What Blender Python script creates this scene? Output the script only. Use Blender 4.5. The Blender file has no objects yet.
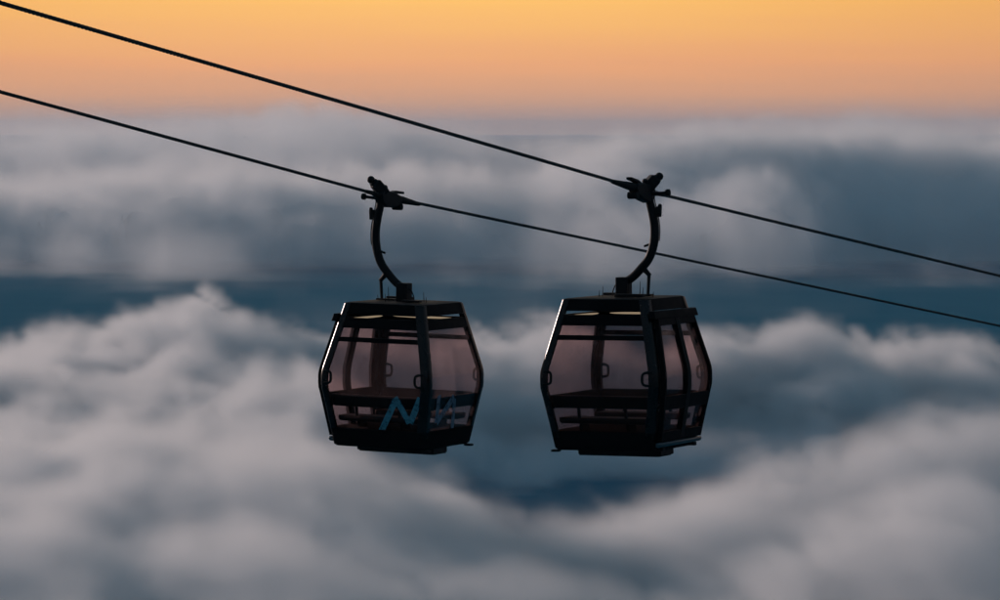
import bpy, bmesh, math, random
import numpy as np
from mathutils import Vector, Matrix
R = math.radians
sc = bpy.context.scene
C = sc.collection
F = 3800.0                     # focal length in photo pixels (photo 1000 px wide)
HORIZON = 130.0                # photo row of the true horizon
PITCH = math.atan((300 - HORIZON) / F)
SUN_AZ, SUN_EL = R(-42.0), R(9.5)

def at(px, py, Y):
    """world point seen at photo pixel (px, py) at ground distance Y (camera at the origin)"""
    u = (px - 500) / F; v = -(py - 300) / F
    d = Vector((u, math.cos(PITCH) + v * math.sin(PITCH), -math.sin(PITCH) + v * math.cos(PITCH)))
    return d * (Y / d.y)

# ---------------------------------------------------------------- render + camera
sc.render.engine = 'CYCLES'
cy = sc.cycles
cy.use_denoising = True
try: cy.denoiser = 'OPENIMAGEDENOISE'
except Exception: pass
cy.use_adaptive_sampling = True; cy.adaptive_threshold = 0.03
cy.max_bounces = 8; cy.diffuse_bounces = 3; cy.glossy_bounces = 3
cy.transparent_max_bounces = 24; cy.volume_bounces = 4
cy.volume_step_rate = 2.5; cy.volume_max_steps = 400
cy.sample_clamp_indirect = 4
vs = sc.view_settings
vs.view_transform = 'Standard'; vs.look = 'None'; vs.gamma = 1; vs.exposure = 0.0
vs.use_curve_mapping = False

cam = bpy.data.cameras.new('camera'); co = bpy.data.objects.new('camera', cam); C.objects.link(co)
cam.sensor_width = 36; cam.lens = 36 * F / 1000; cam.clip_start = 1; cam.clip_end = 120000
co.location = (0, 0, 0); co.rotation_euler = (R(90) - PITCH, 0, 0)
sc.camera = co

# ---------------------------------------------------------------- sky and sun
def build_world():
    w = bpy.data.worlds.new('World'); sc.world = w; w.use_nodes = True
    nt = w.node_tree; N = nt.nodes; L = nt.links; N.clear()
    out = N.new('ShaderNodeOutputWorld'); bg = N.new('ShaderNodeBackground'); L.new(bg.outputs[0], out.inputs[0])
    tc = N.new('ShaderNodeTexCoord'); sep = N.new('ShaderNodeSeparateXYZ'); L.new(tc.outputs['Generated'], sep.inputs[0])
    def math_(op, a, b=None):
        m = N.new('ShaderNodeMath'); m.operation = op
        for i, v in enumerate((a, b)):
            if v is None: continue
            if isinstance(v, (int, float)): m.inputs[i].default_value = v
            else: L.new(v, m.inputs[i])
        return m.outputs[0]
    el = math_('MULTIPLY', math_('ARCSINE', sep.outputs[2]), 180 / math.pi)        # elevation in degrees
    # faint uneven veils low in the sky
    vm = N.new('ShaderNodeVectorMath'); vm.operation = 'MULTIPLY'; vm.inputs[1].default_value = (9, 9, 160); L.new(tc.outputs['Generated'], vm.inputs[0])
    vn = N.new('ShaderNodeTexNoise'); vn.inputs['Scale'].default_value = 1.0; vn.inputs['Detail'].default_value = 4; L.new(vm.outputs[0], vn.inputs['Vector'])
    el = math_('ADD', el, math_('MULTIPLY', math_('SUBTRACT', vn.outputs['Fac'], .5), .55))
    # ramp positions spread so that the low glow has room: t = sqrt(el/90)
    t = math_('SQRT', math_('MAXIMUM', math_('DIVIDE', el, 90.0), 0.0))
    def ramp(stops):
        r = N.new('ShaderNodeValToRGB'); e = r.color_ramp.elements
        r.color_ramp.interpolation = 'LINEAR'
        for i, (deg, c) in enumerate(stops):
            p = math.sqrt(deg / 90)
            el_ = e[i] if i < 2 else e.new(p)
            el_.position = p; el_.color = (*c, 1)
        L.new(t, r.inputs[0]); return r.outputs[0]
    warm = ramp(SKY_WARM)
    cool = ramp(SKY_COOL)
    back = ramp(SKY_BACK)
    # angle from the glow's azimuth
    ga = R(GLOW_AZ)
    az = math_('ARCTAN2', sep.outputs[0], sep.outputs[1])
    d = math_('ABSOLUTE', math_('SUBTRACT', az, ga))
    d = math_('MINIMUM', d, math_('SUBTRACT', 2 * math.pi, d))
    def gauss(sig):
        q = math_('DIVIDE', d, R(sig)); return math_('EXPONENT', math_('MULTIPLY', math_('MULTIPLY', q, q), -1.0))
    def mixed(f, A, B):
        mix = N.new('ShaderNodeMix'); mix.data_type = 'RGBA'; L.new(f, mix.inputs['Factor'])
        L.new(A, mix.inputs['A']); L.new(B, mix.inputs['B']); return mix.outputs['Result']
    base = mixed(gauss(40.0), back, cool)
    full = mixed(math_('MULTIPLY', gauss(9.0), .85), base, warm)
    # physical sky added on top, low sun
    sky = N.new('ShaderNodeTexSky'); sky.sky_type = 'NISHITA'; sky.sun_disc = False
    sky.sun_elevation = SUN_EL; sky.sun_rotation = SUN_AZ % (2 * math.pi)
    sky.altitude = 800; sky.air_density = 1.2; sky.dust_density = 2.0
    sc_ = N.new('ShaderNodeMix'); sc_.data_type = 'RGBA'; sc_.blend_type = 'ADD'; sc_.inputs['Factor'].default_value = NISHITA
    L.new(full, sc_.inputs['A']); L.new(sky.outputs[0], sc_.inputs['B'])
    L.new(sc_.outputs['Result'], bg.inputs[0]); bg.inputs[1].default_value = 1.0
SKY_WARM = [(0, (.60, .34, .23)), (.3, (.68, .35, .215)), (1.0, (.96, .42, .17)), (2.0, (1.10, .595, .14)), (5, (1.15, .78, .36)),
            (12, (.60, .52, .44)), (30, (.095, .18, .24)), (90, (.02, .11, .175))]
SKY_COOL = [(0, (.50, .29, .205)), (.3, (.58, .295, .185)), (1.0, (.80, .34, .14)), (2.0, (.86, .37, .09)), (5, (.66, .40, .22)),
            (12, (.30, .28, .28)), (30, (.08, .165, .23)), (90, (.02, .11, .175))]
SKY_BACK = [(0, (.06, .065, .085)), (.3, (.06, .065, .09)), (1.0, (.06, .07, .095)), (2.0, (.065, .075, .10)), (5, (.08, .09, .12)),
            (12, (.10, .12, .15)), (30, (.065, .13, .19)), (90, (.02, .11, .175))]
GLOW_AZ = -1.2; NISHITA = 0.004
build_world()
sun = bpy.data.lights.new('sun', 'SUN'); so = bpy.data.objects.new('sun', sun); C.objects.link(so)
sun.energy = 2.0; sun.angle = R(2.0); sun.color = (1.0, .785, .715)
sd = Vector((math.sin(SUN_AZ) * math.cos(SUN_EL), math.cos(SUN_AZ) * math.cos(SUN_EL), math.sin(SUN_EL)))
so.rotation_euler = sd.to_track_quat('Z', 'Y').to_euler()

# ---------------------------------------------------------------- materials
def nodemat(name):
    m = bpy.data.materials.new(name); m.use_nodes = True; nt = m.node_tree; nt.nodes.clear()
    return m, nt, nt.nodes.new('ShaderNodeOutputMaterial')

# ---------------------------------------------------------------- sea of clouds
rng = np.random.default_rng(7)
def fbm(x, y, scale, octaves, seed, gain=.5):
    """smooth value noise of world coordinates, about -1..1"""
    tot = np.zeros_like(x); amp = 1.0; norm = 0
    for o in range(octaves):
        r = np.random.default_rng(seed * 97 + o); n = 256; tab = r.uniform(-1, 1, (n, n))
        u = x / scale + 31.7 * o + 1000; v = y / scale + 17.3 * o + 1000
        i = np.floor(u).astype(int); j = np.floor(v).astype(int); a = u - i; b = v - j
        a = a * a * a * (a * (6 * a - 15) + 10); b = b * b * b * (b * (6 * b - 15) + 10)
        i0, i1, j0, j1 = i % n, (i + 1) % n, j % n, (j + 1) % n
        tot += amp * ((tab[i0, j0] * (1 - a) + tab[i1, j0] * a) * (1 - b) + (tab[i0, j1] * (1 - a) + tab[i1, j1] * a) * b)
        norm += amp; amp *= gain; scale /= 2.03
    return tot / norm * 1.6

def crest(px_rows, Yc):
    """world x and height of a bank's crest, set out along the bank at distance Yc"""
    xs = np.array([(p - 500) / F * Yc for p, _ in px_rows]); zs = np.array([-(r - HORIZON) / F * Yc for _, r in px_rows])
    return xs, zs
# each bank: distance, crest line, front slope length, back slope length, floor in front of it, wander of the crest line
BANKS = [
    (585, [(-300, 450), (0, 430), (150, 425), (300, 430), (400, 436), (480, 452), (580, 474), (660, 466), (740, 446), (850, 416), (1000, 395), (1300, 380)], 600, 75, 26),
    (1000, [(-400, 335), (0, 326), (80, 312), (150, 288), (210, 282), (280, 300), (340, 306), (420, 308), (480, 288), (560, 294), (640, 302), (700, 300), (760, 290), (800, 288), (860, 304), (950, 320), (1000, 330), (1400, 320)], 210, 110, 36),
    (1520, [(-300, 322), (0, 312), (90, 322), (220, 318), (330, 300), (420, 283), (470, 296), (540, 280), (640, 290), (710, 306), (790, 322), (900, 316), (1000, 325), (1400, 320)], 130, 190, 60),
    (2500, [(-500, 150), (0, 158), (200, 150), (400, 152), (520, 160), (580, 142), (650, 124), (800, 117), (1000, 123), (1500, 135)], 900, 420, 70),
    (4800, [(-600, 122), (0, 117), (180, 110), (250, 104), (330, 103), (430, 113), (520, 121), (620, 116), (700, 123), (780, 121), (860, 112), (940, 118), (1000, 114), (1600, 120)], 1500, 900, 60),
]
FRONT = [([0, 1], [1, 1]), ([300, 470, 720, 830], [1.15, .74, .70, .92]), ([0, 1], [1, 1]), ([-200, 50, 180, 330, 480, 600, 720, 850, 1000], [.54, .58, .66, .72, .70, .74, .66, .58, .58]), ([0, 1], [1, 1])]
def height(x, y):
    wx = x + 6 * fbm(x, y, 55, 3, 3); wy = y + 26 * fbm(x, y, 80, 3, 4)
    far = np.clip((y - 1300) / 2500, 0, 1)
    px = 500 + x / y * F
    base = -90 - 9 * fbm(x, y, 140, 2, 9)
    left = np.interp(px, [300, 470], [1.0, 0.0]) * (y < 1000) + (y >= 1000) * 0
    floor = base + 24 * left
    h = floor
    for n, (Yc, line, fs, bs, wander) in enumerate(BANKS):
        xs, zs = crest(line, Yc)
        top = np.interp(wx, xs, zs)
        f = fs * np.interp(px, *FRONT[n]) * (1 + (.30 if n == 3 else .15) * fbm(x + .25 * (y - 1800), y * .35, 120 if n == 3 else 45, 3, 75 + n))
        d = (wy + wander * fbm(x, y, Yc * .12, 2, 21 + int(Yc) % 7) + wander * .9 * fbm(x, y, Yc * .035, 2, 41)) - Yc
        v = np.where(d < 0, d / f, d / bs)
        k = np.exp(-np.abs(v) ** np.where(d < 0, 1.45, 2.0) * 1.6)
        r = floor + (top - floor) * k
        h = np.logaddexp(h / 5, r / 5) * 5
    h -= 3
    bil = lambda sc, sd: 1 - 2 * np.abs(fbm(wx, wy * .7, sc, 2, sd))
    calm = np.interp(y, [470, 900], [.6, 1.0])
    h += calm * ((3.4 + 9 * far) * bil(52, 12) + (2.4 + 5 * far) * bil(23, 14) + 1.6 * fbm(wx, wy * .7, 11, 2, 15))
    h += far * 13 * fbm(wx, wy * .6, 240, 3, 13)
    return h

MIST = .0003
def cloud_volume(name, x0, x1, y0, y1, z0, z1, dx, dy, dz, soft, dens, thin_span, nscale, namp, mat_core, mat_vol, label):
    nx = int((x1 - x0) / dx) + 1; ny = int((y1 - y0) / dy) + 1
    xs = np.linspace(x0, x1, nx); ys = np.linspace(y0, y1, ny)
    X, Y = np.meshgrid(xs, ys)            # index = j*nx + i
    H = height(X, Y)
    me = bpy.data.meshes.new(name)
    s0 = -46 if thin_span < 50 or y0 > 3000 else -14
    sink = np.clip((s0 - H) / 20, 0, 1); sink = sink * sink * (3 - 2 * sink)
    co_ = np.stack([X, Y, H - soft * 1.5 - (34 if s0 < -20 else 60) * sink], -1).reshape(-1, 3)
    me.vertices.add(nx * ny); me.vertices.foreach_set('co', co_.ravel().astype(np.float32))
    i, j = np.meshgrid(np.arange(nx - 1), np.arange(ny - 1)); a = (j * nx + i).ravel()
    q = np.stack([a, a + 1, a + nx + 1, a + nx], -1).astype(np.int32)
    me.loops.add(q.size); me.loops.foreach_set('vertex_index', q.ravel())
    me.polygons.add(len(q)); me.polygons.foreach_set('loop_start', np.arange(len(q), dtype=np.int32) * 4)
    me.update(calc_edges=True); me.validate()
    me.polygons.foreach_set('use_smooth', np.ones(len(q), dtype=bool))
    at_ = me.attributes.new('top', 'FLOAT', 'POINT'); at_.data.foreach_set('value', H.ravel().astype(np.float32))
    me.materials.append(mat_core)
    ob = bpy.data.objects.new(name, me); C.objects.link(ob)
    ob['kind'] = 'stuff'; ob['label'] = label; ob['category'] = 'clouds'
    g = bpy.data.node_groups.new(name + '_nodes', 'GeometryNodeTree')
    g.interface.new_socket('Geometry', in_out='INPUT', socket_type='NodeSocketGeometry')
    g.interface.new_socket('Geometry', in_out='OUTPUT', socket_type='NodeSocketGeometry')
    N = g.nodes; L = g.links
    gi = N.new('NodeGroupInput'); go = N.new('NodeGroupOutput')
    pos = N.new('GeometryNodeInputPosition'); sep = N.new('ShaderNodeSeparateXYZ'); L.new(pos.outputs[0], sep.inputs[0])
    def m(op, *args):
        n = N.new('ShaderNodeMath'); n.operation = op
        for k, v in enumerate(args):
            if isinstance(v, (int, float)): n.inputs[k].default_value = v
            else: L.new(v, n.inputs[k])
        return n.outputs[0]
    fi = m('ROUND', m('DIVIDE', m('SUBTRACT', sep.outputs[0], x0), (x1 - x0) / (nx - 1)))
    fj = m('ROUND', m('DIVIDE', m('SUBTRACT', sep.outputs[1], y0), (y1 - y0) / (ny - 1)))
    idx = m('ADD', m('MULTIPLY', fj, float(nx)), fi)
    na = N.new('GeometryNodeInputNamedAttribute'); na.data_type = 'FLOAT'; na.inputs['Name'].default_value = 'top'
    si = N.new('GeometryNodeSampleIndex'); si.data_type = 'FLOAT'; si.domain = 'POINT'; si.clamp = True
    L.new(gi.outputs[0], si.inputs['Geometry']); L.new(na.outputs['Attribute'], si.inputs['Value']); L.new(idx, si.inputs['Index'])
    mp = N.new('ShaderNodeVectorMath'); mp.operation = 'MULTIPLY'; mp.inputs[1].default_value = (1.0, .40, 1.15); L.new(pos.outputs[0], mp.inputs[0])
    nz = N.new('ShaderNodeTexNoise'); nz.noise_dimensions = '3D'; nz.inputs['Scale'].default_value = 1 / nscale
    nz.inputs['Detail'].default_value = 5.0; nz.inputs['Roughness'].default_value = .63; nz.inputs['Distortion'].default_value = .9
    L.new(mp.outputs[0], nz.inputs['Vector'])
    calm = m('MINIMUM', m('MAXIMUM', m('DIVIDE', m('SUBTRACT', sep.outputs[1], 270.0), 600.0), .45), 1.0)
    nn = m('MULTIPLY', m('MULTIPLY', m('SUBTRACT', nz.outputs['Fac'], .5), 2 * namp), calm)
    depth = m('DIVIDE', m('ADD', m('SUBTRACT', si.outputs[0], sep.outputs[2]), nn), soft)     # 0 at the top, 1 at soft metres below
    dcl = m('MINIMUM', m('MAXIMUM', depth, 0.0), 1.0)
    thin = m('POWER', m('MINIMUM', m('MAXIMUM', m('DIVIDE', m('ADD', m('ADD', si.outputs[0], m('MULTIPLY', nn, .6)), 90.0), thin_span), 0.0), 1.0), 3.3 if thin_span > 50 else 3.0)
    d2 = m('MULTIPLY', m('MULTIPLY', m('POWER', dcl, 1.4), dens), thin)
    # feathery streaks inside the vapour, drawn out along the wind
    vr = N.new('ShaderNodeVectorRotate'); vr.rotation_type = 'EULER_XYZ'; vr.inputs['Rotation'].default_value = (0, R(-32), R(14)); L.new(pos.outputs[0], vr.inputs['Vector'])
    wm = N.new('ShaderNodeVectorMath'); wm.operation = 'MULTIPLY'; wm.inputs[1].default_value = (.38, .22, 1.0); L.new(vr.outputs[0], wm.inputs[0])
    wz = N.new('ShaderNodeTexNoise'); wz.inputs['Scale'].default_value = 1 / (nscale * .30); wz.inputs['Detail'].default_value = 4.0
    wz.inputs['Roughness'].default_value = .6; wz.inputs['Distortion'].default_value = 1.2; L.new(wm.outputs[0], wz.inputs['Vector'])
    wisp = m('MINIMUM', m('MAXIMUM', m('ADD', m('MULTIPLY', m('SUBTRACT', wz.outputs['Fac'], .5), 5.0), m('ADD', .25, dcl)), .02), 1.0)
    d2 = m('MULTIPLY', d2, wisp)
    # thin mist lying in the valleys
    mist = m('MULTIPLY', m('MINIMUM', m('MAXIMUM', m('DIVIDE', m('SUBTRACT', m('ADD', -56.0, m('MULTIPLY', nn, 2.0)), sep.outputs[2]), 26.0), 0.0), 1.0), MIST)
    d2 = m('ADD', d2, mist)
    vc = N.new('GeometryNodeVolumeCube'); L.new(d2, vc.inputs['Density'])
    vc.inputs['Min'].default_value = (x0, y0, z0); vc.inputs['Max'].default_value = (x1, y1, z1)
    vc.inputs['Resolution X'].default_value = nx; vc.inputs['Resolution Y'].default_value = ny
    vc.inputs['Resolution Z'].default_value = int((z1 - z0) / dz) + 1
    sm = N.new('GeometryNodeSetMaterial'); sm.inputs['Material'].default_value = mat_vol; L.new(vc.outputs[0], sm.inputs['Geometry'])
    jn = N.new('GeometryNodeJoinGeometry'); L.new(sm.outputs[0], jn.inputs[0]); L.new(gi.outputs[0], jn.inputs[0])
    L.new(jn.outputs[0], go.inputs[0])
    md = ob.modifiers.new('puffs', 'NODES'); md.node_group = g
    return ob

core, nt, out = nodemat('cloud_core')
b = nt.nodes.new('ShaderNodeBsdfDiffuse'); b.inputs[0].default_value = (.72, .76, .78, 1); nt.links.new(b.outputs[0], out.inputs['Surface'])
vap, nt, out = nodemat('cloud_vapour')
v = nt.nodes.new('ShaderNodeVolumePrincipled'); v.inputs['Color'].default_value = (.94, .95, .96, 1); v.inputs['Density'].default_value = 1.0
v.inputs['Anisotropy'].default_value = .35
nt.links.new(v.outputs[0], out.inputs['Volume'])

def ground():
    m, nt, out = nodemat('valley_haze_blue')
    b = nt.nodes.new('ShaderNodeBsdfDiffuse'); n = nt.nodes.new('ShaderNodeTexNoise'); n.inputs['Scale'].default_value = .02; n.inputs['Detail'].default_value = 6
    tc = nt.nodes.new('ShaderNodeTexCoord'); nt.links.new(tc.outputs['Object'], n.inputs['Vector'])
    r = nt.nodes.new('ShaderNodeValToRGB'); r.color_ramp.elements[0].color = (.018, .16, .235, 1); r.color_ramp.elements[1].color = (.03, .20, .28, 1)  # blue of the air haze put into the valley floor's colour
    nt.links.new(n.outputs['Fac'], r.inputs[0]); nt.links.new(r.outputs[0], b.inputs[0]); nt.links.new(b.outputs[0], out.inputs['Surface'])
    me = bpy.data.meshes.new('ground'); S = 60000
    me.from_pydata([(-S, -S, -80), (S, -S, -80), (S, S, -80), (-S, S, -80)], [], [(0, 1, 2, 3)]); me.materials.append(m)
    o = bpy.data.objects.new('ground', me); C.objects.link(o); o['kind'] = 'structure'
    o['label'] = 'dark blue green valley floor glimpsed through gaps in the clouds'
ground()
def haze():
    m, nt, out = nodemat('evening_haze')
    v = nt.nodes.new('ShaderNodeVolumePrincipled'); v.inputs['Color'].default_value = (.82, .88, .97, 1); v.inputs['Density'].default_value = HAZE
    v.inputs['Anisotropy'].default_value = .2
    nt.links.new(v.outputs[0], out.inputs['Volume'])
    bm = bmesh.new(); bmesh.ops.create_cube(bm, size=1, matrix=Matrix.Translation((0, 0, 0)) @ Matrix.Diagonal((1, 1, 1, 1)))
    x, y0, y1, z0, z1 = 61000, -61000, 61000, -81, 135
    for q in bm.verts: q.co = Vector((q.co.x * 2 * x, y0 if q.co.y < 0 else y1, z0 if q.co.z < 0 else z1))
    me = bpy.data.meshes.new('haze'); bm.to_mesh(me); bm.free(); me.materials.append(m)
    o = bpy.data.objects.new('haze', me); C.objects.link(o); o['kind'] = 'stuff'; o['label'] = 'thin warm evening haze over the sea of clouds'
HAZE = 3.2e-5
haze()

cloud_volume('cloud_sea', -270, 270, 400, 1350, -125, -25, 1.7, 3.0, 1.4, 10, .20, 30, 28, 8.5, core, vap,
             'near rolling sea of grey and blue dusk clouds below the gondolas')
cloud_volume('cloud_sea', -560, 560, 1350, 3200, -125, 25, 4.5, 8, 2.5, 24, .055, 84, 60, 17, core, vap,
             'middle bank of soft cloud rising to a broad mound behind the ropes')
cloud_volume('cloud_sea', -1700, 1700, 3200, 9000, -125, 120, 12, 24, 5, 60, .016, 46, 150, 34, core, vap,
             'far soft layers of cloud reaching to the orange horizon')
# ================================================================ gondolas and ropes
def principled(name, col, rough, metal=0.0, coat=0.0, bump=0.0, bscale=30.0, spec=.5, rvar=.12):
    m, nt, out = nodemat(name); N = nt.nodes; L = nt.links
    b = N.new('ShaderNodeBsdfPrincipled'); L.new(b.outputs[0], out.inputs['Surface'])
    b.inputs['Metallic'].default_value = metal; b.inputs['Coat Weight'].default_value = coat
    b.inputs['Specular IOR Level'].default_value = spec
    tc = N.new('ShaderNodeTexCoord'); n = N.new('ShaderNodeTexNoise'); n.inputs['Scale'].default_value = bscale; n.inputs['Detail'].default_value = 5
    L.new(tc.outputs['Object'], n.inputs['Vector'])
    r = N.new('ShaderNodeMapRange'); r.inputs[3].default_value = max(.02, rough - rvar); r.inputs[4].default_value = rough + rvar
    L.new(n.outputs['Fac'], r.inputs[0]); L.new(r.outputs[0], b.inputs['Roughness'])
    mx = N.new('ShaderNodeMix'); mx.data_type = 'RGBA'
    mx.inputs['A'].default_value = (*[c * .75 for c in col], 1); mx.inputs['B'].default_value = (*[c * 1.3 for c in col], 1)
    L.new(n.outputs['Fac'], mx.inputs['Factor']); L.new(mx.outputs['Result'], b.inputs['Base Color'])
    if bump:
        bp = N.new('ShaderNodeBump'); bp.inputs['Strength'].default_value = bump; bp.inputs['Distance'].default_value = .004
        L.new(n.outputs['Fac'], bp.inputs['Height']); L.new(bp.outputs[0], b.inputs['Normal'])
    return m
def glass_mat(name, tint, refl=.5):
    m, nt, out = nodemat(name); N = nt.nodes; L = nt.links
    t = N.new('ShaderNodeBsdfTransparent'); t.inputs[0].default_value = (*tint, 1)
    g = N.new('ShaderNodeBsdfGlossy'); g.inputs['Roughness'].default_value = .06; g.inputs[0].default_value = (.9, .9, .9, 1)
    f = N.new('ShaderNodeFresnel'); f.inputs[0].default_value = 1.35
    q = N.new('ShaderNodeMath'); q.operation = 'MULTIPLY'; q.inputs[1].default_value = refl; L.new(f.outputs[0], q.inputs[0])
    # grime: faint cloudy film
    tc = N.new('ShaderNodeTexCoord'); n = N.new('ShaderNodeTexNoise'); n.inputs['Scale'].default_value = 3.0; n.inputs['Detail'].default_value = 6
    L.new(tc.outputs['Object'], n.inputs['Vector'])
    mx = N.new('ShaderNodeMix'); mx.data_type = 'RGBA'; mx.inputs['A'].default_value = (*[c * .88 for c in tint], 1); mx.inputs['B'].default_value = (*[min(1, c * 1.08) for c in tint], 1)
    L.new(n.outputs['Fac'], mx.inputs['Factor']); L.new(mx.outputs['Result'], t.inputs[0])
    # light dirt that glows a little against the sky
    tr = N.new('ShaderNodeBsdfTranslucent'); tr.inputs[0].default_value = (.40, .39, .43, 1)
    dr = N.new('ShaderNodeMapRange'); dr.inputs[3].default_value = .025; dr.inputs[4].default_value = .115; L.new(n.outputs['Fac'], dr.inputs[0])
    dm = N.new('ShaderNodeMixShader'); L.new(dr.outputs[0], dm.inputs[0]); L.new(t.outputs[0], dm.inputs[1]); L.new(tr.outputs[0], dm.inputs[2])
    ms = N.new('ShaderNodeMixShader'); L.new(q.outputs[0], ms.inputs[0]); L.new(dm.outputs[0], ms.inputs[1]); L.new(g.outputs[0], ms.inputs[2])
    L.new(ms.outputs[0], out.inputs['Surface']); return m
def lamp_mat(name, col, strength):
    m, nt, out = nodemat(name); e = nt.nodes.new('ShaderNodeEmission'); e.inputs[0].default_value = (*col, 1); e.inputs[1].default_value = strength
    nt.links.new(e.outputs[0], out.inputs['Surface']); return m
M = dict(
    paint=principled('black_paint', (.003, .0035, .0045), .6, spec=.06, bscale=6),
    post=principled('glossy_black_paint', (.003, .003, .0035), .28, spec=.3, bscale=5, rvar=.06),
    steel=principled('dark_galvanised_steel', (.007, .0075, .009), .55, spec=.15, bump=.3, bscale=24),
    rubber=principled('black_rubber', (.008, .008, .008), .75, spec=.2, bump=.2),
    alu=principled('weathered_aluminium', (.10, .12, .13), .42, metal=.8, bscale=14),
    bench=principled('bench_vinyl', (.009, .009, .009), .6, spec=.2, bump=.2, bscale=60),
    rope=principled('greased_wire_rope', (.012, .012, .012), .42, metal=.2, bump=.3, bscale=70),
    floor=principled('matt_black_floor', (.006, .006, .007), .85, spec=.04),
    decal=principled('pale_blue_film', (.085, .30, .37), .5, bscale=12),
    faded=principled('faded_grey_blue_film', (.15, .21, .27), .5, bscale=12),
    glass=glass_mat('bronze_tinted_glass', (.88, .79, .785), .12),
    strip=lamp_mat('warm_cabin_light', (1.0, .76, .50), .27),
)

for k_ in ('decal', 'faded'):
    nt = M[k_].node_tree; N = nt.nodes; b = N['Principled BSDF']; o_ = N['Material Output']
    n = N.new('ShaderNodeTexNoise'); n.inputs['Scale'].default_value = 7; n.inputs['Detail'].default_value = 6; n.inputs['Roughness'].default_value = .7
    r = N.new('ShaderNodeMapRange'); r.inputs[1].default_value = .36; r.inputs[2].default_value = .56; r.inputs[3].default_value = .25; r.inputs[4].default_value = .92
    tc = N.new('ShaderNodeTexCoord'); nt.links.new(tc.outputs['Object'], n.inputs['Vector']); nt.links.new(n.outputs['Fac'], r.inputs[0])
    nt.links.new(r.outputs[0], b.inputs['Alpha'])
PROF = [(-1.24, .880), (-.30, 1.043), (-.24, 1.056), (-.16, 1.061), (-.02, 1.061), (.05, 1.055), (.12, 1.042), (1.26, .765)]
def S(z):
    return float(np.interp(z, [p[0] for p in PROF], [p[1] for p in PROF]))
def zs_between(z0, z1):
    return [z0] + [p[0] for p in PROF if z0 + .01 < p[0] < z1 - .01] + [z1]
FACE = [((1, 0), (0, 1)), ((0, 1), (-1, 0)), ((-1, 0), (0, -1)), ((0, -1), (1, 0))]     # outward normal, tangent (to the right seen from outside)
def fp(k, u, z, off):
    n, t = FACE[k]; s = S(z) + off
    return Vector((n[0] * s + t[0] * u, n[1] * s + t[1] * u, z))
class MB:
    def __init__(self): self.bm = bmesh.new()
    def hull_grid(self, rings, cap=True):
        """rings: list of equal closed loops of points, bridged and capped"""
        vs_ = [[self.bm.verts.new(p) for p in r] for r in rings]; n = len(vs_[0])
        for a, b in zip(vs_, vs_[1:]):
            for i in range(n):
                self.bm.faces.new((a[i], a[(i + 1) % n], b[(i + 1) % n], b[i]))
        if cap: self.bm.faces.new(vs_[0][::-1]); self.bm.faces.new(vs_[-1])
        return self
    def slab(self, k, ua, ub, z0, z1, o0, o1):
        """curved slab on wall k; ua / ub are (fraction of the half width, metres added)"""
        rings = []
        for z in zs_between(z0, z1):
            a = ua[0] * S(z) + ua[1]; b = ub[0] * S(z) + ub[1]
            rings.append([fp(k, a, z, o0), fp(k, b, z, o0), fp(k, b, z, o1), fp(k, a, z, o1)])
        return self.hull_grid(rings)
    def box(self, c, size, rot=None):
        m = (rot.to_4x4() if rot else Matrix()); m = Matrix.Translation(c) @ m @ Matrix.Diagonal((*size, 1))
        bmesh.ops.create_cube(self.bm, size=1, matrix=m); return self
    def tube(self, pts, rad, n=10, closed=False):
        pts = [Vector(p) for p in pts]; rad = rad if isinstance(rad, (list, tuple)) else [rad] * len(pts); rings = []
        up = None
        for i, p in enumerate(pts):
            if closed: d = pts[(i + 1) % len(pts)] - pts[i - 1]
            else: d = pts[min(i + 1, len(pts) - 1)] - pts[max(i - 1, 0)]
            d.normalize()
            if up is None: up = d.orthogonal().normalized()
            up = (up - d * up.dot(d)).normalized(); w = d.cross(up)
            rings.append([p + (up * math.cos(2 * math.pi * j / n) + w * math.sin(2 * math.pi * j / n)) * rad[i] for j in range(n)])
        if closed: rings.append(rings[0])
        return self.hull_grid(rings, cap=not closed)
    def ball(self, c, r, sub=2):
        bmesh.ops.create_icosphere(self.bm, subdivisions=sub, radius=r, matrix=Matrix.Translation(c)); return self
    def prism(self, pts, d):
        """closed outline pushed along d"""
        d = Vector(d); return self.hull_grid([[Vector(p) for p in pts], [Vector(p) + d for p in pts]])
    def build(self, name, mat, parent=None, bevel=.006, smooth=35):
        bmesh.ops.remove_doubles(self.bm, verts=self.bm.verts, dist=1e-5)
        bmesh.ops.recalc_face_normals(self.bm, faces=self.bm.faces)
        me = bpy.data.meshes.new(name); self.bm.to_mesh(me); self.bm.free(); me.materials.append(mat)
        me.polygons.foreach_set('use_smooth', [True] * len(me.polygons)); me.set_sharp_from_angle(angle=R(smooth))
        o = bpy.data.objects.new(name, me); C.objects.link(o)
        if parent: o.parent = parent
        if bevel:
            b = o.modifiers.new('edge', 'BEVEL'); b.width = bevel; b.segments = 2; b.limit_method = 'ANGLE'; b.angle_limit = R(35); b.harden_normals = False
        return o
def loop(z, inset=0, c=.085, seg=4):
    """rounded square outline of the cabin at height z"""
    s = S(z) - inset; pts = []
    for sx, sy, a0 in ((1, 1, 0), (-1, 1, 90), (-1, -1, 180), (1, -1, 270)):
        for i in range(seg + 1):
            a = R(a0 + 90 * i / seg); pts.append(Vector((sx * (s - c) + c * math.cos(a), sy * (s - c) + c * math.sin(a), z)))
    return pts
def ring(mb, z0, z1, t, inset=.004):
    zz = zs_between(z0, z1)
    rings = [loop(z, inset) for z in zz] + [loop(z, inset + t, .06) for z in zz[::-1]]
    rings.append(rings[0]); return mb.hull_grid(rings, cap=False)

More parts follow.
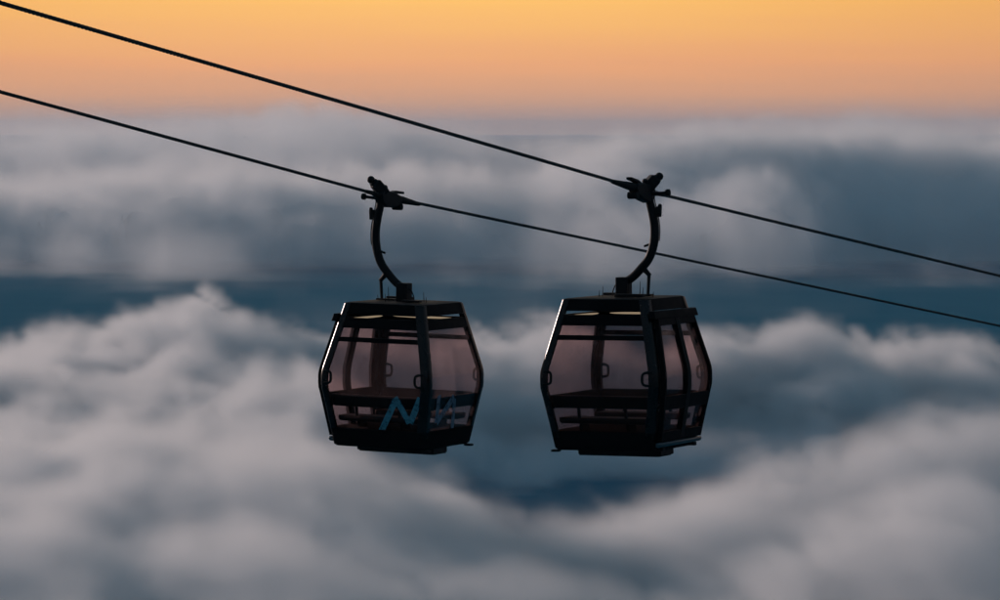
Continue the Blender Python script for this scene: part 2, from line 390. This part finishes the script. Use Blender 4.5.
PIVOT = Vector((0, 0, 1.52))       # top of the suspension box above the waist
RX = .455
def RZ(stretch): return (89 + 89 * stretch) / 61 + .05
def make_gondola(label, slope, decals, stretch=1.0):
    """door side is local +x, travel axis local y; slope = rise of the rope per metre along +y; origin at the waist centre"""
    g = bpy.data.objects.new('gondola', None); C.objects.link(g)
    g['label'] = label; g['category'] = 'cable car'; g['group'] = 'gondolas passing each other on two ropes'
    T = Matrix.Translation((0, 0, 1.36))       # the Empty sits at the cabin's base
    objs = []
    def add(mb, name, mat, parent=g, **kw):
        o = mb.build(name, mat, parent, **kw)
        objs.append(o); return o
    # ---- body shell
    rf = MB(); rings = [loop(1.035, .012), loop(1.19, .008), loop(1.225, .012), loop(1.236, .05), loop(1.240, .30), loop(1.244, .5)]
    roof = add(rf.hull_grid(rings), 'roof', M['paint'], bevel=0)
    for (x, y, w, h) in ((.30, -.42, .5, .05), (-.36, .38, .34, .04)):
        add(MB().box((x, y, 1.25 + h / 2), (w, .12, h)), 'roof_plate', M['steel'], roof)
    add(ring(MB(), .80, .972, .075), 'header_frame', M['paint'])
    fl = MB(); add(fl.hull_grid([loop(-1.235, .03), loop(-1.20, .0), loop(-.93, .0), loop(-.915, .02)]), 'floor', M['floor'], bevel=0)
    for sx in (1, -1):
        for sy in (1, -1):
            w, c, t = .148, .085, .06
            pr = [(w, 0), (c, 0)] + [(c - c * math.sin(R(a)), c - c * math.cos(R(a))) for a in (22.5, 45, 67.5)] + [(0, c), (0, w), (t, w), (t, t), (w, t)]
            add(MB().hull_grid([[Vector((sx * (S(z) - a), sy * (S(z) - b), z)) for a, b in pr] for z in zs_between(-1.03, 1.215)]), 'corner_post', M['post'], bevel=0, smooth=50)
    # ---- walls: end walls 1 and 3 with a transom, wall 2 plain, wall 0 the doors
    for k in (1, 2, 3):
        if k != 2:
            add(MB().slab(k, (-1, .12), (1, -.12), .565, .645, -.055, -.008), 'transom', M['paint'])
        add(MB().slab(k, (-1, .125), (1, -.125), -.30, .81, -.040, -.028), 'window', M['glass'], bevel=0)
        add(MB().slab(k, (-1, .125), (1, -.125), -.925, -.30, -.040, -.028), 'lower_window', M['glass'], bevel=0)
        if k == 2:
            add(MB().slab(k, (-1, .12), (1, -.12), -.56, -.345, -.12, -.045), 'waist_panel', M['paint'])
    for k, (a, b) in ((0, (-1, 0)), (0, (0, 1))):
        ua = (-1, .13) if a < 0 else (0, .006); ub = (0, -.006) if a < 0 else (1, -.13)
        d = MB(); st = .06; se = .06
        left2 = (ua[0], ua[1] + (se if a < 0 else st)); right1 = (ub[0], ub[1] - (st if a < 0 else se)); o0, o1 = .006, .098
        d.slab(k, ua, left2, -1.07, .93, o0, o1); d.slab(k, right1, ub, -1.07, .93, o0, o1)
        for z0, z1 in ((.80, .93), (-.56, -.335), (-1.07, -.92)): d.slab(k, left2, right1, z0, z1, o0, o1)
        door = add(d, 'door', M['paint'])
        add(MB().slab(k, left2, right1, -.335, .80, .034, .046), 'door_window', M['glass'], door, bevel=0)
        add(MB().slab(k, left2, right1, -.92, -.56, .034, .046), 'door_window', M['glass'], door, bevel=0)
        e = right1 if a < 0 else ua
        add(MB().slab(k, (e[0], e[1] - .0), (e[0], e[1] + st), -1.05, .90, .099, .106), 'door_seal', M['rubber'], door, bevel=0)
    add(MB().slab(0, (-1, -.01), (1, .01), .905, 1.035, .004, .105), 'door_rail', M['paint'], bevel=.012)
    sl = MB().slab(0, (-.93, 0), (.93, 0), -1.165, -1.085, .006, .10)
    add(sl, 'door_sill', M['alu'], bevel=.03)
    for y in (-.62, .62): add(MB().box((S(-1.2) + .03, y, -1.20), (.12, .10, .06)), 'sill_bracket', M['steel'])
    for y in (-.78, .78): add(MB().box((-S(-1.22) - .01, y, -1.252), (.13, .12, .035)), 'bumper_foot', M['rubber'])
    # ---- grab handles on both end walls
    for k in (1, 3):
        for sgn in (-1, 1):
            e = sgn; pts = []
            for i in range(13):
                a = R(-90 + 180 * i / 12); pts.append((max(math.cos(a), 0) ** .55 * .13, math.copysign(abs(math.sin(a)) ** .55, math.sin(a)) * .105))
            P = [fp(k, sgn * (S(-.13) - .115 - q), -.045 + w_, .030) for q, w_ in pts]
            P = [fp(k, sgn * (S(-.13) - .10), -.15, -.005)] + P + [fp(k, sgn * (S(-.13) - .10), .06, -.005)]
            add(MB().tube(P, .023, 8), 'grab_handle', M['rubber'], bevel=0)
    # ---- benches along both end walls, light strips under the roof edge
    for k in (1, 3):
        b = add(MB().slab(k, (-1, .16), (1, -.16), -.545, -.335, -.16, -.075), 'bench', M['bench'], bevel=.02)
        add(MB().slab(k, (-1, .17), (1, -.17), -.80, -.70, -.52, -.10), 'seat_cushion', M['bench'], b, bevel=.03)
        for u in (-.42, 0.42):
            add(MB().slab(k, (0, u - .03), (0, u + .03), -.92, -.80, -.40, -.14), 'bench_bracket', M['steel'], b)
            add(MB().slab(k, (0, u - .02), (0, u + .02), -.71, -.53, -.14, -.085), 'bench_bracket', M['steel'], b)
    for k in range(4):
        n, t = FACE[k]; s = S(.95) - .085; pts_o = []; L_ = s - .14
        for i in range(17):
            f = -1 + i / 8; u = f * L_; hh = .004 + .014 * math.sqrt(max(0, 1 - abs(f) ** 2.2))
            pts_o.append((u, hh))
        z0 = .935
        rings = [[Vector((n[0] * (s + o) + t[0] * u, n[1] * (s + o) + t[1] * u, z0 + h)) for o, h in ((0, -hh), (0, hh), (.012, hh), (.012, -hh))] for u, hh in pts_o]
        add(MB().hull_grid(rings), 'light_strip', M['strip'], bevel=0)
    # ---- undercarriage with its row of ribs
    u = add(MB().box((0, 0, -1.285), (1.50, .50, .12)), 'undercarriage', M['steel'])
    rb = MB()
    prof = []
    nr = 26
    for i in range(nr):
        x = -.73 + i * 1.46 / nr
        prof += [(x, -1.345), (x, -1.366), (x + .03, -1.366), (x + .03, -1.345)]
    outl = [Vector((x, -.245, z)) for x, z in prof] + [Vector((.745, -.245, -1.345)), Vector((.745, -.245, -1.335)), Vector((-.74, -.245, -1.335))]
    add(rb.prism(outl, (0, .49, 0)), 'ribbed_plate', M['rubber'], u, bevel=0)
    # ---- suspension box, arm, damper
    add(MB().box((0, 0, 1.395), (.21, .22, .33)), 'suspension_box', M['steel'], bevel=.015)
    PX = 1 / 61 / .9
    arm_px = [(-1, 89), (8, 94.5), (16.5, 103.5), (23.2, 112.5), (26.8, 122.5), (28.4, 133.5), (28.0, 146), (25.6, 158), (22.8, 168), (20.4, 178)]
    arm_px = [(x + 5.2 * (z - 89) / 89, 89 + (z - 89) * stretch) for x, z in arm_px]
    arm = [Vector((x * PX, 0, z / 61)) for x, z in arm_px]
    sm = []
    for i in range(len(arm) - 1):
        p0, p1, p2, p3 = arm[max(i - 1, 0)], arm[i], arm[i + 1], arm[min(i + 2, len(arm) - 1)]
        for q in range(5):
            f = q / 5; sm.append(.5 * ((2 * p1) + (p2 - p0) * f + (2 * p0 - 5 * p1 + 4 * p2 - p3) * f * f + (3 * p1 - p0 - 3 * p2 + p3) * f ** 3))
    sm.append(arm[-1])
    rad = [.066 + .008 * math.sin(i / len(sm) * math.pi) for i in range(len(sm))]
    ha = add(MB().tube(sm, rad, 14), 'hanger_arm', M['steel'], bevel=0)
    add(MB().tube([p + Vector((.078, .03, 0)) for p in sm[24:44]], .009, 6), 'arm_cable', M['rubber'], ha, bevel=0)
    add(MB().box((.445, 0, 2.085), (.14, .03, .035), Matrix.Rotation(R(-18), 3, 'Y')), 'arm_lug', M['steel'], ha)
    dp = add(MB().tube([(.46, 0, 1.60), (.435, 0, 1.25)], [.03, .026], 10), 'damper', M['steel'], bevel=0)
    add(MB().tube([(.36, 0, 1.72), (.40, 0, 1.66), (.475, 0, 1.585)], [.05, .045, .035], 10), 'damper_bracket', M['steel'], dp, bevel=0)
    add(MB().box((.33, 0, 1.268), (.36, .16, .03)), 'mount_plate', M['steel'], dp)
    add(MB().tube([(-.10, .02, 1.46), (-.17, .03, 1.42), (-.21, .03, 1.33), (-.215, .03, 1.25)], .010, 6), 'cable_loop', M['rubber'], bevel=0)
    for x, y, h in ((.13, -.1, .20), (.235, .12, .24), (.20, .3, .13), (-.34, -.1, .16), (.62, -.2, .08), (-.52, .15, .09)):
        add(MB().tube([(x, y, 1.24), (x + .01, y, 1.25 + h)], [.008, .004], 6), 'aerial', M['steel'], roof, bevel=0)
    # ---- rope grip
    rx, rz = RX, RZ(stretch)
    rope = lambda y, dz=0, dx=0: Vector((rx + dx, y, rz + slope * y + dz))
    gr = MB()
    outl = [rope(.16, .02, -.085), rope(.05, .085, -.085), rope(-.30, .095, -.085), rope(-.52, .06, -.085), rope(-.60, -.02, -.085), rope(-.50, -.12, -.085),
            rope(-.28, -.18, -.085), rope(-.05, -.20, -.085), rope(.10, -.12, -.085)]
    grip = add(gr.prism(outl, (.17, 0, 0)), 'grip', M['steel'], bevel=.02)
    ax = Vector((.20, .18, .30)).normalized()
    q = ax.to_track_quat('Z', 'Y').to_matrix()
    add(MB().box(rope(.02, .11, .035), (.20, .19, .27), q), 'spring_housing', M['steel'], grip, bevel=.02)
    add(MB().tube([rope(.03, .13, .06), rope(.11, .22, .13)], [.10, .075], 10), 'spring_tube', M['steel'], grip, bevel=0)
    add(MB().ball(rope(.135, .25, .15), .068), 'cap_nut', M['steel'], grip, bevel=0)
    add(MB().ball(rope(-.10, .145, .0), .05), 'cap_nut', M['steel'], grip, bevel=0)
    lv = add(MB().tube([rope(0, -.06, .03), rope(0, -.03, .36)], [.032, .026], 10), 'grip_lever', M['steel'], grip, bevel=0)
    add(MB().tube([rope(0, -.032, .33), rope(0, -.028, .395)], .055, 14), 'lever_roller', M['rubber'], lv, bevel=.01)
    add(MB().tube([rope(-.56, -.135, -.09), rope(-.56, -.135, .09)], .058, 16), 'guide_roller', M['rubber'], grip, bevel=.008)
    add(MB().prism([rope(-.20, .07, -.05), rope(-.45, .135, -.05), rope(-.72, .145, -.05), rope(-.72, .105, -.05), rope(-.50, .085, -.05), rope(-.35, .03, -.05)], (.1, 0, 0)), 'guide_plate', M['steel'], grip, bevel=.008)
    add(MB().tube([rope(-.45), rope(-.75), rope(-1.35)], [.075, .066, .034], 12), 'rope_guide', M['rubber'], grip, bevel=0)
    add(MB().tube([rope(.10, -.03), rope(.35, 0), rope(.60)], [.05, .04, .031], 12), 'rope_guide', M['rubber'], grip, bevel=0)
    add(MB().box(rope(0, -.34, .19), (.085, .09, .17), Matrix.Rotation(R(4), 3, 'Y')), 'position_sensor', M['rubber'], ha, bevel=.012)
    add(MB().box(rope(0, -.36, .09), (.14, .05, .06)), 'sensor_bracket', M['steel'], ha, bevel=.006)
    add(MB().ball(rope(0, -.245, .215), .035), 'sensor_knob', M['rubber'], ha, bevel=0)
    # ---- faded strokes of the livery on two walls
    if decals:
        def stroke(k, p, q_, w, mat):
            (u0, z0), (u1, z1) = p, q_; d = Vector((u1 - u0, z1 - z0)); nrm = Vector((-d.y, d.x)).normalized() * w / 2
            cs = [(u0 - nrm.x, z0 - nrm.y), (u0 + nrm.x, z0 + nrm.y), (u1 + nrm.x, z1 + nrm.y), (u1 - nrm.x, z1 - nrm.y)]
            add(MB().hull_grid([[fp(k, u_, z_, o_) for u_, z_ in cs] for o_ in (-.024, -.020)]), 'livery_stroke', mat, bevel=0)
        # wall 1 faces the viewer on this cabin, wall 2 is its neighbour to the right
        for p, q_, w in (((.07, -.97), (.40, -.40), .11), ((.40, -.34), (.645, -.775), .11), ((.66, -.77), (.89, -.33), .11)):
            stroke(1, p, q_, w, M['decal'])
        for p, q_, w in (((-.58, -.30), (-.52, -.78), .12), ((-.50, -.78), (-.02, -.36), .13), ((.02, -.40), (.12, -.95), .10)):
            stroke(2, p, q_, w, M['faded'])
    for o in objs:
        if o.parent == g: o.matrix_parent_inverse = T
    return g

HEAD = R(27.0)                                  # the ropes run away to the right
rdir = Vector((math.sin(HEAD), math.cos(HEAD), 0))
def on_plane(px, py, P):
    """point seen at (px, py) in the upright plane through P along the ropes"""
    r = at(px, py, 1.0); n = Vector((rdir.y, -rdir.x, 0))
    return r * (P.dot(n) / r.dot(n))
YR, YL = F / 61.0, F / 57.9
WR = at(624.8, 372.0, YR); WL = at(403.0, 373.0, YL)
def rope_line(Pg, near, far_):
    a = on_plane(*near, Pg); b = on_plane(*far_, Pg)
    return a, b
def place(g, W, turned):
    zrot = -HEAD + (math.pi if turned else 0)
    rot = Matrix.Rotation(zrot, 4, 'Z') @ Matrix.Rotation(R(-.9), 4, 'Y')
    g.matrix_world = Matrix.Translation(W) @ rot @ Matrix.Translation((0, 0, -1.36))
    g.rotation_mode = 'XYZ'
    return Matrix.Translation(W) @ rot
def haul_rope(pts, label):
    """six strands laid round a core: a lobed section that turns along the rope"""
    pts = [Vector(p) for p in pts]; full = []; run = 0; ang = []
    for a, b in zip(pts, pts[1:]):
        n_ = max(2, int((b - a).length / .09)) if 38 < (a.y + b.y) / 2 < 90 else max(2, int((b - a).length / 4))
        for i in range(n_):
            p = a.lerp(b, i / n_)
            if full: run += (p - full[-1]).length
            full.append(p); ang.append(run / .5 * 2 * math.pi)
    full.append(pts[-1]); ang.append(ang[-1])
    mb = MB(); rings = []; n = 18
    for i, p in enumerate(full):
        d = (full[min(i + 1, len(full) - 1)] - full[max(i - 1, 0)]).normalized()
        w = d.cross(Vector((0, 0, 1))).normalized(); up = w.cross(d)
        rings.append([p + (up * math.cos(2 * math.pi * j / n + ang[i]) + w * math.sin(2 * math.pi * j / n + ang[i])) * (.0305 if j % 3 else .0235) for j in range(n)])
    o = mb.hull_grid(rings).build('haul_rope', M['rope'], None, bevel=0, smooth=60)
    o['label'] = label; o['category'] = 'cable'; o['group'] = 'haul ropes of the cable car'
    return o
for (W, turned, near, far_, label, rl) in (
    (WR, False, (0, 3), (1000, 276), 'black glass gondola hanging from the upper rope, plain dark panels and no markings',
     'upper black steel rope carrying the plain gondola'),
    (WL, True, (0, 92), (1000, 326), 'black glass gondola hanging from the lower rope, pale blue zigzag strokes below its window',
     'lower black steel rope carrying the gondola with blue strokes, passing behind the other hanger'),
):
    Mx = Matrix.Translation(W) @ Matrix.Rotation(-HEAD + (math.pi if turned else 0), 4, 'Z') @ Matrix.Rotation(R(-.9), 4, 'Y')
    st = 1.065 if turned else 1.0
    G = Mx @ Vector((RX, 0, RZ(st)))
    a = on_plane(*near, G); b = on_plane(*far_, G)
    d0 = (G - a).normalized(); d1 = (b - G).normalized(); dm = (d0 + d1).normalized()
    slope = dm.z / math.hypot(dm.x, dm.y)
    g = make_gondola(label, -slope if turned else slope, turned, st)
    place(g, W, turned)
    n0 = G - dm * .5; n1 = G + dm * .5
    ext0 = a + (a - G).normalized() * 30; ext1 = b + d1 * 260
    haul_rope([ext0, a, n0, n1, b, ext1], rl)
